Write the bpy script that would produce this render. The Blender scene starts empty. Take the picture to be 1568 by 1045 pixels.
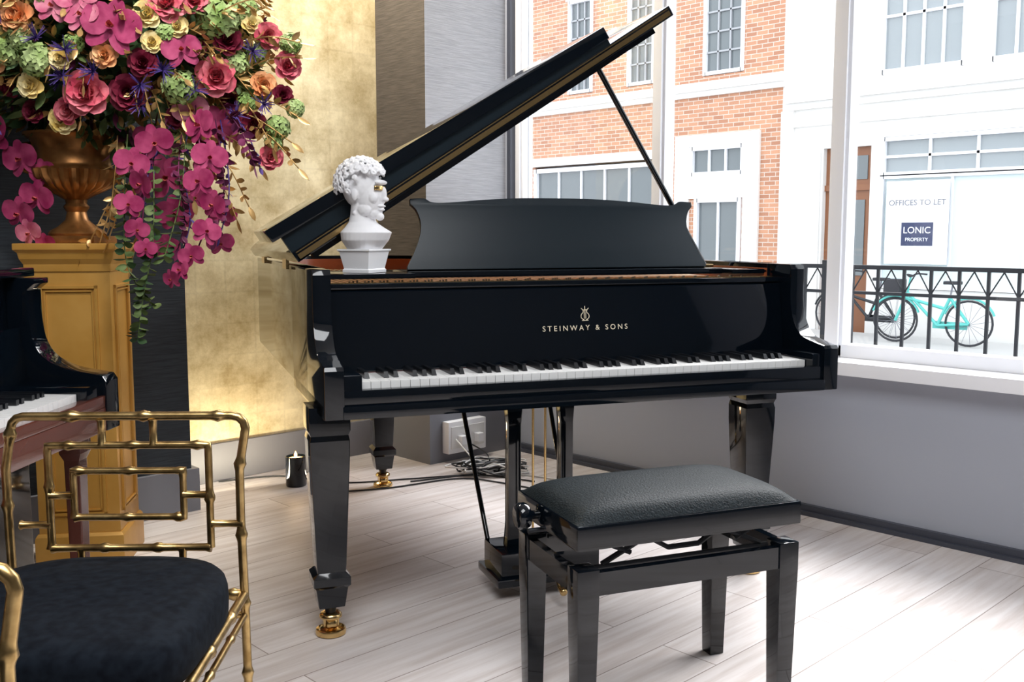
import bpy, bmesh, math, random
from mathutils import Vector, Matrix, Euler, Quaternion
random.seed(7)
rad=math.radians
YAW=-44.0
A=rad(YAW)
def C(X,Y,Z=0.0):
    return Vector((X*math.cos(A)-Y*math.sin(A), X*math.sin(A)+Y*math.cos(A), Z))
scene=bpy.context.scene
COL=scene.collection

# ------------------------------------------------------------------ materials
def mat(name,color=(.5,.5,.5),rough=.5,metal=0.0,coat=0.0,spec=.5,emit=None,estr=0,
        noise=None,bump=None,sheen=0.0):
    m=bpy.data.materials.new(name); m.use_nodes=True
    nt=m.node_tree; b=nt.nodes['Principled BSDF']
    b.inputs['Base Color'].default_value=(*color,1)
    b.inputs['Roughness'].default_value=rough
    b.inputs['Metallic'].default_value=metal
    b.inputs['Coat Weight'].default_value=coat
    b.inputs['Coat Roughness'].default_value=.03
    b.inputs['Specular IOR Level'].default_value=spec
    if sheen: b.inputs['Sheen Weight'].default_value=sheen
    if emit:
        b.inputs['Emission Color'].default_value=(*emit,1); b.inputs['Emission Strength'].default_value=estr
    tc=None
    if noise or bump:
        tc=nt.nodes.new('ShaderNodeTexCoord')
    if noise:
        n=nt.nodes.new('ShaderNodeTexNoise'); n.inputs['Scale'].default_value=noise[0]; n.inputs['Detail'].default_value=4
        nt.links.new(tc.outputs['Object'],n.inputs['Vector'])
        r=nt.nodes.new('ShaderNodeValToRGB')
        r.color_ramp.elements[0].position=.35; r.color_ramp.elements[1].position=.65
        r.color_ramp.elements[0].color=(*color,1); r.color_ramp.elements[1].color=(*noise[1],1)
        nt.links.new(n.outputs['Fac'],r.inputs['Fac']); nt.links.new(r.outputs['Color'],b.inputs['Base Color'])
    if bump:
        n=nt.nodes.new('ShaderNodeTexNoise'); n.inputs['Scale'].default_value=bump[0]; n.inputs['Detail'].default_value=3
        nt.links.new(tc.outputs['Object'],n.inputs['Vector'])
        bp=nt.nodes.new('ShaderNodeBump'); bp.inputs['Strength'].default_value=bump[1]; bp.inputs['Distance'].default_value=bump[2]
        nt.links.new(n.outputs['Fac'],bp.inputs['Height']); nt.links.new(bp.outputs['Normal'],b.inputs['Normal'])
    return m

M_black=mat('black_lacquer',(.002,.004,.007),.06,coat=.25,spec=.42)
M_satin=mat('black_satin',(.006,.013,.019),.36,spec=.32)
M_brass=mat('brass',(.72,.50,.22),.22,1.0)
M_gold=mat('gilt_bamboo',(.34,.22,.085),.30,1.0,noise=(40,(.56,.39,.17)))
M_ivory=mat('ivory_key',(.88,.88,.87),.2)
M_ebony=mat('ebony_key',(.006,.007,.009),.25)
M_plate=mat('cast_plate_copper',(.62,.27,.10),.3,.8)
M_innerwood=mat('inner_rim_wood',(.35,.09,.03),.25,coat=.4)
M_string=mat('string_steel',(.7,.6,.45),.25,1.0)
M_felt=mat('red_felt',(.08,.01,.01),.9)
M_leather=mat('black_leather',(.002,.005,.007),.50,spec=.12,noise=(190,(.008,.014,.018)),bump=(230,.8,.002))
M_velvet=mat('black_velvet',(.0020,.0032,.006),.8,spec=.08,noise=(60,(.006,.009,.014)),bump=(30,.3,.003))
M_plaster=mat('white_plaster',(.84,.84,.86),.6)
M_white=mat('white_paint',(.85,.86,.90),.4)
M_whiteext=mat('white_render',(.78,.77,.75),.7,noise=(1.5,(.73,.72,.70)))
M_ceil=mat('ceiling_paint',(.80,.79,.79),.8)
M_lav=mat('blue_grey_wall',(.375,.395,.455),.7)
M_back=mat('dim_wall_paint',(.085,.085,.09),.8)
M_trim=mat('grey_trim',(.19,.195,.225),.5)
M_trim2=mat('lilac_trim',(.15,.15,.175),.5)
M_darktrim=mat('dark_trim',(.05,.055,.075),.4)
M_ochre=mat('gilded_ochre',(.46,.23,.04),.38,.35,noise=(6,(.55,.30,.07)),bump=(25,.12,.003))
M_bronze=mat('urn_bronze',(.40,.18,.055),.36,.75,noise=(14,(.18,.075,.02)))
M_brownwood=mat('mahogany',(.12,.036,.024),.2,coat=.5)
M_iron=mat('painted_iron',(.012,.014,.018),.5)
M_dglass=mat('dark_window_glass',(.13,.15,.16),.12,spec=.6)
M_pglass=mat('pale_window_glass',(.27,.30,.315),.12,spec=.6)
M_bar=mat('grey_glazing_bar',(.34,.35,.37),.5)
M_frost=mat('frosted_panel',(.62,.72,.73),.3)
M_door=mat('oak_door',(.22,.085,.035),.4)
M_street=mat('asphalt_pale',(.38,.38,.39),.9,noise=(3,(.33,.33,.34)))
M_pave=mat('paving',(.47,.46,.45),.9)
M_teal=mat('teal_paint',(.10,.48,.44),.4)
M_rubber=mat('rubber',(.03,.03,.035),.8)
M_cablew=mat('white_cable',(.75,.75,.75),.5)
M_wax=mat('candle_wax',(1,.65,.3),.5,emit=(1,.5,.15),estr=6)
M_goldtext=mat('gold_inlay',(.80,.70,.52),.5,.0)
M_navytext=mat('navy_sign',(.03,.04,.10),.6)

def wallpaper(name,c1,c2):
    m=bpy.data.materials.new(name); m.use_nodes=True; nt=m.node_tree; b=nt.nodes['Principled BSDF']
    tc=nt.nodes.new('ShaderNodeTexCoord'); mp=nt.nodes.new('ShaderNodeMapping')
    mp.inputs['Scale'].default_value=(12,12,260)
    n=nt.nodes.new('ShaderNodeTexNoise'); n.inputs['Scale'].default_value=1; n.inputs['Detail'].default_value=5
    r=nt.nodes.new('ShaderNodeValToRGB'); r.color_ramp.elements[0].position=.3; r.color_ramp.elements[1].position=.7
    r.color_ramp.elements[0].color=(*c1,1); r.color_ramp.elements[1].color=(*c2,1)
    nt.links.new(tc.outputs['Object'],mp.inputs['Vector']); nt.links.new(mp.outputs['Vector'],n.inputs['Vector'])
    nt.links.new(n.outputs['Fac'],r.inputs['Fac']); nt.links.new(r.outputs['Color'],b.inputs['Base Color'])
    bp=nt.nodes.new('ShaderNodeBump'); bp.inputs['Strength'].default_value=.3; bp.inputs['Distance'].default_value=.002
    nt.links.new(n.outputs['Fac'],bp.inputs['Height']); nt.links.new(bp.outputs['Normal'],b.inputs['Normal'])
    b.inputs['Roughness'].default_value=.8
    return m
M_paper=wallpaper('linen_wallpaper_shaded',(.048,.040,.035),(.098,.083,.072))  # pillar linen with the shade of its side face put into the colour
M_paper_lit=wallpaper('linen_wallpaper_lit',(.33,.335,.36),(.45,.455,.485))  # the same linen with window light put into the colour
M_navy=wallpaper('navy_wallpaper',(.018,.024,.032),(.040,.050,.062))

def goldleaf():
    m=bpy.data.materials.new('gold_leaf_wall'); m.use_nodes=True; nt=m.node_tree; b=nt.nodes['Principled BSDF']
    L=nt.links.new
    tc=nt.nodes.new('ShaderNodeTexCoord'); sp=nt.nodes.new('ShaderNodeSeparateXYZ'); cb=nt.nodes.new('ShaderNodeCombineXYZ')
    L(tc.outputs['Object'],sp.inputs[0]); L(sp.outputs['X'],cb.inputs['X']); L(sp.outputs['Z'],cb.inputs['Y'])
    br=nt.nodes.new('ShaderNodeTexBrick'); br.offset=.0; br.inputs['Scale'].default_value=1
    br.inputs['Brick Width'].default_value=.14; br.inputs['Row Height'].default_value=.14; br.inputs['Mortar Size'].default_value=.008
    br.inputs['Mortar Smooth'].default_value=1
    br.inputs['Color1'].default_value=(.74,.60,.34,1); br.inputs['Color2'].default_value=(.48,.36,.17,1); br.inputs['Mortar'].default_value=(.50,.38,.19,1)
    L(cb.outputs[0],br.inputs['Vector'])
    n=nt.nodes.new('ShaderNodeTexNoise'); n.inputs['Scale'].default_value=4; n.inputs['Detail'].default_value=10; n.inputs['Roughness'].default_value=.75
    L(tc.outputs['Object'],n.inputs['Vector'])
    r=nt.nodes.new('ShaderNodeValToRGB'); r.color_ramp.elements[0].position=.38; r.color_ramp.elements[1].position=.62
    r.color_ramp.elements[0].color=(.36,.27,.13,1); r.color_ramp.elements[1].color=(.90,.80,.56,1)
    L(n.outputs['Fac'],r.inputs['Fac'])
    mx=nt.nodes.new('ShaderNodeMixRGB'); mx.inputs['Fac'].default_value=.65
    L(br.outputs['Color'],mx.inputs['Color1']); L(r.outputs['Color'],mx.inputs['Color2'])
    L(mx.outputs['Color'],b.inputs['Base Color'])
    b.inputs['Metallic'].default_value=.25; b.inputs['Roughness'].default_value=.45
    return m
M_goldleaf=goldleaf()

def floormat():
    m=bpy.data.materials.new('whitewashed_planks'); m.use_nodes=True; nt=m.node_tree; b=nt.nodes['Principled BSDF']
    L=nt.links.new
    tc=nt.nodes.new('ShaderNodeTexCoord')
    br=nt.nodes.new('ShaderNodeTexBrick'); br.offset=.37; br.inputs['Scale'].default_value=1
    br.inputs['Brick Width'].default_value=1.25; br.inputs['Row Height'].default_value=.17; br.inputs['Mortar Size'].default_value=.0018
    br.inputs['Mortar Smooth'].default_value=.2; br.inputs['Bias'].default_value=0
    br.inputs['Color1'].default_value=(.72,.68,.67,1); br.inputs['Color2'].default_value=(.60,.555,.54,1); br.inputs['Mortar'].default_value=(.28,.23,.21,1)
    L(tc.outputs['Object'],br.inputs['Vector'])
    mp=nt.nodes.new('ShaderNodeMapping'); mp.inputs['Scale'].default_value=(2.2,32,1)
    n=nt.nodes.new('ShaderNodeTexNoise'); n.inputs['Scale'].default_value=1; n.inputs['Detail'].default_value=6; n.inputs['Roughness'].default_value=.6
    L(tc.outputs['Object'],mp.inputs['Vector']); L(mp.outputs['Vector'],n.inputs['Vector'])
    r=nt.nodes.new('ShaderNodeValToRGB'); r.color_ramp.elements[0].position=.3; r.color_ramp.elements[1].position=.62
    r.color_ramp.elements[0].color=(.76,.71,.68,1); r.color_ramp.elements[1].color=(1,1,1,1)
    L(n.outputs['Fac'],r.inputs['Fac'])
    mx=nt.nodes.new('ShaderNodeMixRGB'); mx.blend_type='MULTIPLY'; mx.inputs['Fac'].default_value=1
    L(br.outputs['Color'],mx.inputs['Color1']); L(r.outputs['Color'],mx.inputs['Color2'])
    L(mx.outputs['Color'],b.inputs['Base Color'])
    b.inputs['Roughness'].default_value=.50
    return m
M_floor=floormat()

def brickmat():
    m=bpy.data.materials.new('orange_brick'); m.use_nodes=True; nt=m.node_tree; b=nt.nodes['Principled BSDF']
    L=nt.links.new
    tc=nt.nodes.new('ShaderNodeTexCoord'); sp=nt.nodes.new('ShaderNodeSeparateXYZ'); cb=nt.nodes.new('ShaderNodeCombineXYZ')
    L(tc.outputs['Object'],sp.inputs[0]); L(sp.outputs['Y'],cb.inputs['X']); L(sp.outputs['Z'],cb.inputs['Y'])
    br=nt.nodes.new('ShaderNodeTexBrick'); br.inputs['Scale'].default_value=1
    br.inputs['Brick Width'].default_value=.23; br.inputs['Row Height'].default_value=.08; br.inputs['Mortar Size'].default_value=.007
    br.inputs['Color1'].default_value=(.54,.28,.17,1); br.inputs['Color2'].default_value=(.38,.18,.11,1); br.inputs['Mortar'].default_value=(.56,.49,.43,1)
    L(cb.outputs[0],br.inputs['Vector']); L(br.outputs['Color'],b.inputs['Base Color'])
    b.inputs['Roughness'].default_value=.85
    return m
M_brick=brickmat()

def glassmat():
    m=bpy.data.materials.new('clear_pane'); m.use_nodes=True; nt=m.node_tree
    for n in list(nt.nodes): nt.nodes.remove(n)
    o=nt.nodes.new('ShaderNodeOutputMaterial'); t=nt.nodes.new('ShaderNodeBsdfTransparent'); g=nt.nodes.new('ShaderNodeBsdfGlossy')
    g.inputs['Roughness'].default_value=.02; mx=nt.nodes.new('ShaderNodeMixShader'); mx.inputs[0].default_value=.05
    nt.links.new(t.outputs[0],mx.inputs[1]); nt.links.new(g.outputs[0],mx.inputs[2]); nt.links.new(mx.outputs[0],o.inputs['Surface'])
    return m
M_glass=glassmat()

# ------------------------------------------------------------------ geometry helpers
def root(name,loc=(0,0,0),rz=0.0):
    e=bpy.data.objects.new(name,None); e.empty_display_size=.1
    e.location=loc; e.rotation_euler=(0,0,rad(rz)); COL.objects.link(e); return e
def add(name,me,m,parent=None,smooth=True,angle=24):
    o=bpy.data.objects.new(name,me); COL.objects.link(o)
    if m is not None:
        if isinstance(m,(list,tuple)):
            for k in m: me.materials.append(k)
        else: me.materials.append(m)
    if smooth:
        for p in me.polygons: p.use_smooth=True
        me.set_sharp_from_angle(angle=rad(angle))
    if parent: o.parent=parent
    return o
def mesh(name,vs,fs):
    me=bpy.data.meshes.new(name); me.from_pydata([tuple(v) for v in vs],[],fs); me.update(); return me
def fixn(me):
    bm=bmesh.new(); bm.from_mesh(me); bmesh.ops.recalc_face_normals(bm,faces=bm.faces); bm.to_mesh(me); bm.free()
def box(name,x0,x1,y0,y1,z0,z1,m,parent=None,bev=.003):
    bm=bmesh.new(); bmesh.ops.create_cube(bm,size=1)
    for v in bm.verts:
        v.co=Vector(((x0+x1)/2+v.co.x*(x1-x0),(y0+y1)/2+v.co.y*(y1-y0),(z0+z1)/2+v.co.z*(z1-z0)))
    if bev: bmesh.ops.bevel(bm,geom=list(bm.edges),offset=min(bev,.3*min(x1-x0,y1-y0,z1-z0)),segments=2,profile=.7,affect='EDGES')
    me=bpy.data.meshes.new(name); bm.to_mesh(me); bm.free()
    return add(name,me,m,parent,smooth=bool(bev))
def boxes(name,lst,m,parent=None):
    vs=[];fs=[]
    for (x0,x1,y0,y1,z0,z1) in lst:
        b=len(vs)
        vs+=[(x0,y0,z0),(x1,y0,z0),(x1,y1,z0),(x0,y1,z0),(x0,y0,z1),(x1,y0,z1),(x1,y1,z1),(x0,y1,z1)]
        fs+=[tuple(b+i for i in f) for f in ((0,3,2,1),(4,5,6,7),(0,1,5,4),(1,2,6,5),(2,3,7,6),(3,0,4,7))]
    return add(name,mesh(name,vs,fs),m,parent,smooth=False)
def prism(name,pts,plane,a0,a1,m,parent=None,bev=.002):
    def P(p,a):
        if plane=='xy': return (p[0],p[1],a)
        if plane=='yz': return (a,p[0],p[1])
        return (p[0],a,p[1])
    n=len(pts)
    vs=[P(p,a0) for p in pts]+[P(p,a1) for p in pts]
    fs=[tuple(range(n)),tuple(range(2*n-1,n-1,-1))]+[(i,i+n,(i+1)%n+n,(i+1)%n) for i in range(n)]
    me=mesh(name,vs,fs)
    bm=bmesh.new(); bm.from_mesh(me); bmesh.ops.recalc_face_normals(bm,faces=bm.faces)
    if bev:
        es=[e for e in bm.edges if len(e.link_faces)==2 and e.calc_face_angle(0)>rad(40)]
        bmesh.ops.bevel(bm,geom=es,offset=bev,segments=2,profile=.7,affect='EDGES',clamp_overlap=True)
    bm.to_mesh(me); bm.free()
    return add(name,me,m,parent)
def lathe(name,prof,m,parent=None,loc=(0,0,0),seg=36,axis='z',flute=None):
    vs=[];fs=[]
    for k,(r,z) in enumerate(prof):
        for i in range(seg):
            a=2*math.pi*i/seg; rr=max(r,.0004)
            if flute and flute[0]<=k<=flute[1]: rr*=1+flute[2]*abs(math.sin(a*flute[3]/2))
            p=(rr*math.cos(a),rr*math.sin(a),z)
            if axis=='x': p=(z,p[0],p[1])
            if axis=='y': p=(p[0],z,p[1])
            vs.append((p[0]+loc[0],p[1]+loc[1],p[2]+loc[2]))
    n=len(prof)
    for k in range(n-1):
        for i in range(seg):
            j=(i+1)%seg; fs.append((k*seg+i,k*seg+j,(k+1)*seg+j,(k+1)*seg+i))
    fs.append(tuple(range(seg-1,-1,-1))); fs.append(tuple((n-1)*seg+i for i in range(seg)))
    me=mesh(name,vs,fs); fixn(me)
    return add(name,me,m,parent,angle=40)
def sqloft(name,prof,m,parent=None,loc=(0,0),bev=.003):
    vs=[];fs=[]
    for hx,hy,z in prof:
        for sx,sy in ((-1,-1),(1,-1),(1,1),(-1,1)): vs.append((loc[0]+sx*hx,loc[1]+sy*hy,z))
    n=len(prof)
    for k in range(n-1):
        for i in range(4):
            j=(i+1)%4; fs.append((k*4+i,k*4+j,(k+1)*4+j,(k+1)*4+i))
    fs.append((3,2,1,0)); fs.append(tuple((n-1)*4+i for i in range(4)))
    me=mesh(name,vs,fs); bm=bmesh.new(); bm.from_mesh(me); bmesh.ops.recalc_face_normals(bm,faces=bm.faces)
    es=[e for e in bm.edges if len(e.link_faces)==2 and e.calc_face_angle(0)>rad(50)]
    bmesh.ops.bevel(bm,geom=es,offset=bev,segments=2,profile=.7,affect='EDGES',clamp_overlap=True)
    bm.to_mesh(me); bm.free()
    return add(name,me,m,parent,angle=12)
def sweep_data(pts,radii,seg=10,closed=False):
    pts=[Vector(p) for p in pts]; n=len(pts)
    if not hasattr(radii,'__len__'): radii=[radii]*n
    T=[]
    for i in range(n):
        a=pts[(i-1)%n] if (closed or i>0) else pts[i]; b=pts[(i+1)%n] if (closed or i<n-1) else pts[i]
        d=(b-a); T.append(d.normalized() if d.length>1e-9 else Vector((0,0,1)))
    up=Vector((0,0,1)) if abs(T[0].z)<.9 else Vector((1,0,0))
    N=T[0].cross(up).normalized(); vs=[];fs=[]
    for i in range(n):
        if i>0:
            q=T[i-1].rotation_difference(T[i]); N=q@N
        B=T[i].cross(N)
        for k in range(seg):
            a=2*math.pi*k/seg; vs.append(pts[i]+(N*math.cos(a)+B*math.sin(a))*radii[i])
    for i in range(n if closed else n-1):
        j=(i+1)%n
        for k in range(seg):
            l=(k+1)%seg; fs.append((i*seg+k,i*seg+l,j*seg+l,j*seg+k))
    if not closed:
        fs.append(tuple(range(seg-1,-1,-1))); fs.append(tuple((n-1)*seg+k for k in range(seg)))
    return vs,fs
def tube(name,pts,r,m,parent=None,seg=10,closed=False):
    vs,fs=sweep_data(pts,r,seg,closed); me=mesh(name,vs,fs); fixn(me); return add(name,me,m,parent,angle=60)
def merge(datas):
    vs=[];fs=[]
    for v,f in datas:
        b=len(vs); vs+=list(v); fs+=[tuple(b+i for i in t) for t in f]
    return vs,fs
def text(name,body,size,loc,rot,m,parent=None,ext=.0004,space=1.0):
    c=bpy.data.curves.new(name,'FONT'); c.body=body; c.size=size; c.extrude=ext; c.align_x='CENTER'; c.align_y='CENTER'; c.space_character=space
    c.materials.append(m); o=bpy.data.objects.new(name,c); COL.objects.link(o); o.location=loc; o.rotation_euler=rot
    if parent: o.parent=parent
    return o
def catmull(P,n=8):
    out=[]; P=[Vector(p) for p in P]
    for i in range(len(P)-1):
        p0=P[max(i-1,0)];p1=P[i];p2=P[i+1];p3=P[min(i+2,len(P)-1)]
        for k in range(n):
            t=k/n
            out.append(.5*((2*p1)+(-p0+p2)*t+(2*p0-5*p1+4*p2-p3)*t*t+(-p0+3*p1-3*p2+p3)*t**3))
    out.append(P[-1]); return out

# ------------------------------------------------------------------ room shell
XW=3.45; YB=4.0; XL=-2.6; YF=-2.2; ZC=3.1; PFY=3.62; PX0=2.935
box('floor',XL-.2,XW+.2,YF-.2,YB+.2,-.12,0,M_floor,bev=0)
box('ceiling',XL-.2,XW+.2,YF-.2,YB+.2,ZC,ZC+.12,M_ceil,bev=0)
box('wall_back',XL,XW,YB,YB+.15,0,ZC,M_goldleaf,bev=0)
box('wall_left',XL-.15,XL,YF,YB,0,ZC,M_back,bev=0)
box('wall_front',XL,XW,YF-.15,YF,0,ZC,M_back,bev=0)
boxes('wall_right',[(XW,XW+.18,YF,YB,0,.575),(XW,XW+.18,YF,YB,2.9,ZC),(XW,XW+.18,PFY-.01,YB,.575,2.9),(XW,XW+.18,YF,-.08,.575,2.9)],M_lav)
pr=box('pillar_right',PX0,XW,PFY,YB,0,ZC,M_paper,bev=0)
pr.data.materials.append(M_paper_lit)
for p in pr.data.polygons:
    if p.normal.y<-.5: p.material_index=1  # front face gets the painted-lit tone, the others keep the shaded one
box('pillar_left',.45,1.735,3.63,YB,0,ZC,M_navy,bev=.003)
box('baseboard_back',1.76,PX0-.03,YB-.022,YB,0,.17,M_trim2,bev=.004)
boxes('baseboard_left',[(.43,1.757,3.608,3.63,0,.17),(1.735,1.757,3.63,3.978,0,.17)],M_trim)
boxes('baseboard_pillar',[(PX0-.03,XW-.04,PFY-.05,PFY,0,.25),(PX0-.03,PX0,PFY,3.999,0,.25)],M_trim)
boxes('baseboard_right',[(XW-.02,XW,YF,PFY-.055,0,.040),(XW-.035,XW-.02,YF,PFY-.055,0,.016)],M_darktrim)
box('window_sill',XW-.09,XW+.18,-.12,PFY-.005,.575,.625,M_white,bev=.006)
w=root('window_1')
mull=[(3.545,3.61),(2.665,2.735),(1.805,1.88),(.88,.95),(-.08,-.01)]
for i,(a,b) in enumerate(mull):
    box('mullion_%d'%i,XW+.05,XW+.12,a,b,.625,2.9,M_white,w,.005)
    box('mullion_bead_%d'%i,XW+.035,XW+.05,a+.012,b-.012,.66,2.86,M_white,w,.003)
box('frame_bottom',XW+.05,XW+.12,-.08,3.61,.625,.675,M_white,w,.005)
box('frame_top',XW+.05,XW+.12,-.08,3.61,2.83,2.9,M_white,w,.005)
box('side_gasket',XW+.0,XW+.05,3.585,3.61,.625,2.9,M_darktrim,w,.002)
for i in range(4):
    box('pane_%d'%i,XW+.085,XW+.091,mull[i+1][1],mull[i][0],.675,2.83,M_glass,w,0)
s=root('wall_socket',(3.10,PFY-.05,0))
box('trunking_box',-.12,.12,-.05,-.001,.045,.20,M_white,s,.006)
boxes('socket_faces',[(-.105,-.01,-.054,-.05,.07,.175),(.01,.105,-.054,-.05,.07,.175)],M_cablew,s)
boxes('plug',[(-.065,-.03,-.085,-.054,.09,.13),(.04,.075,-.085,-.054,.09,.13)],M_white,s)

# ------------------------------------------------------------------ grand piano
W=1.535
th=rad(19.5)
gp=root('grand_piano',C(-.49+.025*math.cos(th),2.40+.025*math.sin(th)),YAW+19.5)
base=[(W,.8),(W-.06,.98),(W-.2,1.13),(1.15,1.30),(.99,1.50),(.85,1.74),(.71,1.94),(.54,2.04),(.36,2.07),(.17,2.03),(.05,1.92),(0,1.75)]
curve=[(p.x,p.y) for p in catmull([(a,b,0) for a,b in base],6)]
outer=[(W,.20)]+curve+[(0,.20)]
outer2=[(W,.30)]+curve+[(0,.30)]
def offset(pl,d):
    out=[]
    n=len(pl)
    for i,p in enumerate(pl):
        a=Vector(pl[max(i-1,0)]); b=Vector(pl[min(i+1,n-1)]); t=(b-a).normalized(); nn=Vector((-t.y,t.x))
        out.append((p[0]+nn.x*d,p[1]+nn.y*d))
    return out
def ring(name,o_,i_,z0,z1,m,parent,bev=.004):
    n=len(o_); vs=[(x,y,z0) for x,y in o_]+[(x,y,z1) for x,y in o_]+[(x,y,z0) for x,y in i_]+[(x,y,z1) for x,y in i_]
    fs=[]
    for k in range(n-1):
        fs+=[(k,k+1,n+k+1,n+k),(2*n+k,3*n+k,3*n+k+1,2*n+k+1),(n+k,n+k+1,3*n+k+1,3*n+k),(k,2*n+k,2*n+k+1,k+1)]
    fs+=[(0,n,3*n,2*n),(n-1,3*n-1,4*n-1,2*n-1)]
    me=mesh(name,vs,fs); bm=bmesh.new(); bm.from_mesh(me); bmesh.ops.recalc_face_normals(bm,faces=bm.faces)
    es=[e for e in bm.edges if len(e.link_faces)==2 and e.calc_face_angle(0)>rad(50)]
    bmesh.ops.bevel(bm,geom=es,offset=bev,segments=2,profile=.7,affect='EDGES'); bm.to_mesh(me); bm.free()
    return add(name,me,m,parent)
ring('rim',outer2,offset(outer2,.055),.65,1.0,M_black,gp)
ring('inner_rim',offset(outer2,.056),offset(outer2,.066),.86,.985,M_innerwood,gp,.001)
prism('soundboard',offset(outer2,.05),'xy',.80,.86,M_innerwood,gp,0)
prism('cast_iron_plate',offset(outer2,.075),'xy',.90,.925,M_plate,gp,0)
sd=[]
for i in range(60):
    u=.12+i*.022; vend=1.85-1.0*(i/60)**.9
    if vend<.6: continue
    sd.append(sweep_data([(u,.36,.95),(u-.02*(1-i/60),vend,.95)],.0011,4))
vs,fs=merge(sd); add('strings',mesh('strings',vs,fs),M_string,gp,smooth=False)
boxes('tuning_pins',[(.12+i*.0146,.125+i*.0146,.31+.02*(i%3),.316+.02*(i%3),.925,.962) for i in range(88)],M_string,gp)
box('pin_block',.056,W-.056,.29,.40,.88,.928,M_plate,gp,.002)
box('keybed',.0,W,.02,.58,.625,.665,M_black,gp,.004)
boxes('beams',[(.2,.26,.5,1.75,.67,.78),(.5,.56,.5,1.85,.67,.78),(.85,.91,.5,1.45,.67,.78),(.06,W-.06,.5,.56,.67,.78)],M_satin,gp)
ogee=[(.0,.628),(.0,.752),(.006,.762),(.045,.767)]
ogee+=[(v.x,v.y) for v in catmull([(.06,.770,0),(.115,.782,0),(.150,.812,0),(.170,.855,0),(.178,.90,0)],5)]
ogee+=[(.178,.985),(.186,1.0),(.62,1.0),(.62,.628)]
prism('arm_bass',ogee,'yz',0,.050,M_black,gp,.004)
prism('arm_treble',ogee,'yz',W-.050,W,M_black,gp,.004)
k0=.100; k1=W-.085
box('key_block_bass',.045,k0-.002,.012,.20,.66,.738,M_black,gp,.006)
box('key_block_treble',k1+.002,W-.045,.012,.20,.66,.738,M_black,gp,.006)
box('key_slip',.05,W-.05,.008,.04,.66,.700,M_black,gp,.005)
box('front_rail',.045,W-.045,-.004,.03,.627,.662,M_black,gp,.008)
kw=(k1-k0)/52
boxes('white_keys',[(k0+i*kw+.0007,k0+(i+1)*kw-.0007,.046,.215,.690,.716) for i in range(52)],M_ivory,gp)
bk=[k0+(i+1)*kw for i in range(51) if i%7 in (0,2,3,5,6)]
vs=[];fs=[]
for c in bk:
    b=len(vs); h=.0068; t=.0052
    vs+=[(c-h,.094,.716),(c+h,.094,.716),(c+h,.215,.716),(c-h,.215,.716),(c-t,.105,.732),(c+t,.105,.732),(c+t,.215,.732),(c-t,.215,.732)]
    fs+=[tuple(b+i for i in f) for f in ((4,5,6,7),(0,1,5,4),(1,2,6,5),(2,3,7,6),(3,0,4,7))]
add('black_keys',mesh('black_keys',vs,fs),M_ebony,gp,smooth=False)
box('key_felt',k0,k1,.208,.218,.70,.720,M_felt,gp,0)
prism('fallboard',[(.205,.722),(.212,.712),(.235,.712),(.262,.925),(.262,.938),(.246,.943),(.236,.936)],'yz',.052,W-.052,M_black,gp,.002)
box('fallboard_edge_rail',.052,W-.052,.236,.285,.943,.958,M_black,gp,.005)
box('brass_hinge_strip',.058,W-.058,.262,.266,.957,.9600,M_brass,gp,0)
def fbY(z): return .205+.031*(z-.722)/.214-.0008
text('nameboard_letters','STEINWAY & SONS',.0220,(.803,fbY(.818),.818),(rad(82),0,0),M_goldtext,gp,space=1.55)
ex=.803; em=[]
def eP(x,z): return (ex+x,fbY(z),z)
for sx in(-1,1):
    em.append(sweep_data(catmull([eP(sx*.003,.841),eP(sx*.012,.848),eP(sx*.012,.857),eP(sx*.006,.864),eP(sx*.007,.871),eP(sx*.012,.876)],4),.0011,5))
for dx in(-.003,0,.003): em.append(sweep_data([eP(dx,.845),eP(dx,.872)],.0006,5))
em.append(sweep_data([eP(-.010,.840),eP(.010,.840)],.0013,5)); em.append(sweep_data([eP(-.008,.871),eP(.008,.871)],.0010,5))
em.append(sweep_data([eP(0,.872),eP(0,.882)],.0012,5))
vs,fs=merge(em); add('nameboard_emblem',mesh('em',vs,fs),M_goldtext,gp)
box('side_shelf_bass',.055,.31,.30,.62,.968,.982,M_black,gp,.003)
box('side_shelf_treble',1.35,W-.055,.30,.62,.968,.982,M_black,gp,.003)
box('desk_shelf',.31,1.35,.36,.60,.966,.984,M_black,gp,.003)
dl,dr=.318,1.335; zb=.985
cx=(dl+dr)/2; hw=(dr-dl)/2
sidep=[(v.x,v.y) for v in catmull([(hw-.002,0,0),(hw-.004,.014,0),(hw-.024,.05,0),(hw-.046,.10,0),(hw-.054,.145,0),(hw-.044,.185,0),(hw-.026,.206,0)],5)]
topp=[(v.x,v.y) for v in catmull([(hw-.026,.222,0),(hw-.070,.224,0),(hw-.095,.212,0),(hw-.15,.212,0),(hw-.26,.222,0),(.12,.229,0),(0,.230,0)],6)]
rp=sidep+topp
pts=[(cx+x,zb+z) for x,z in rp]+[(cx-x,zb+z) for x,z in reversed(rp[:-1])]
md=prism('music_desk',pts,'xz',0,.016,M_satin,gp,.003)
me=md.data; LN=rad(17)
for v in me.vertices:
    z=v.co.z-zb; y=v.co.y
    v.co.y=.435+y*math.cos(LN)+z*math.sin(LN); v.co.z=zb+z*math.cos(LN)-y*math.sin(LN)+.003
tube('desk_strut_1',[(.60,.49,1.13),(.60,.60,.985)],.006,M_black,gp); tube('desk_strut_2',[(1.05,.49,1.13),(1.05,.60,.985)],.006,M_black,gp)
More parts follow.
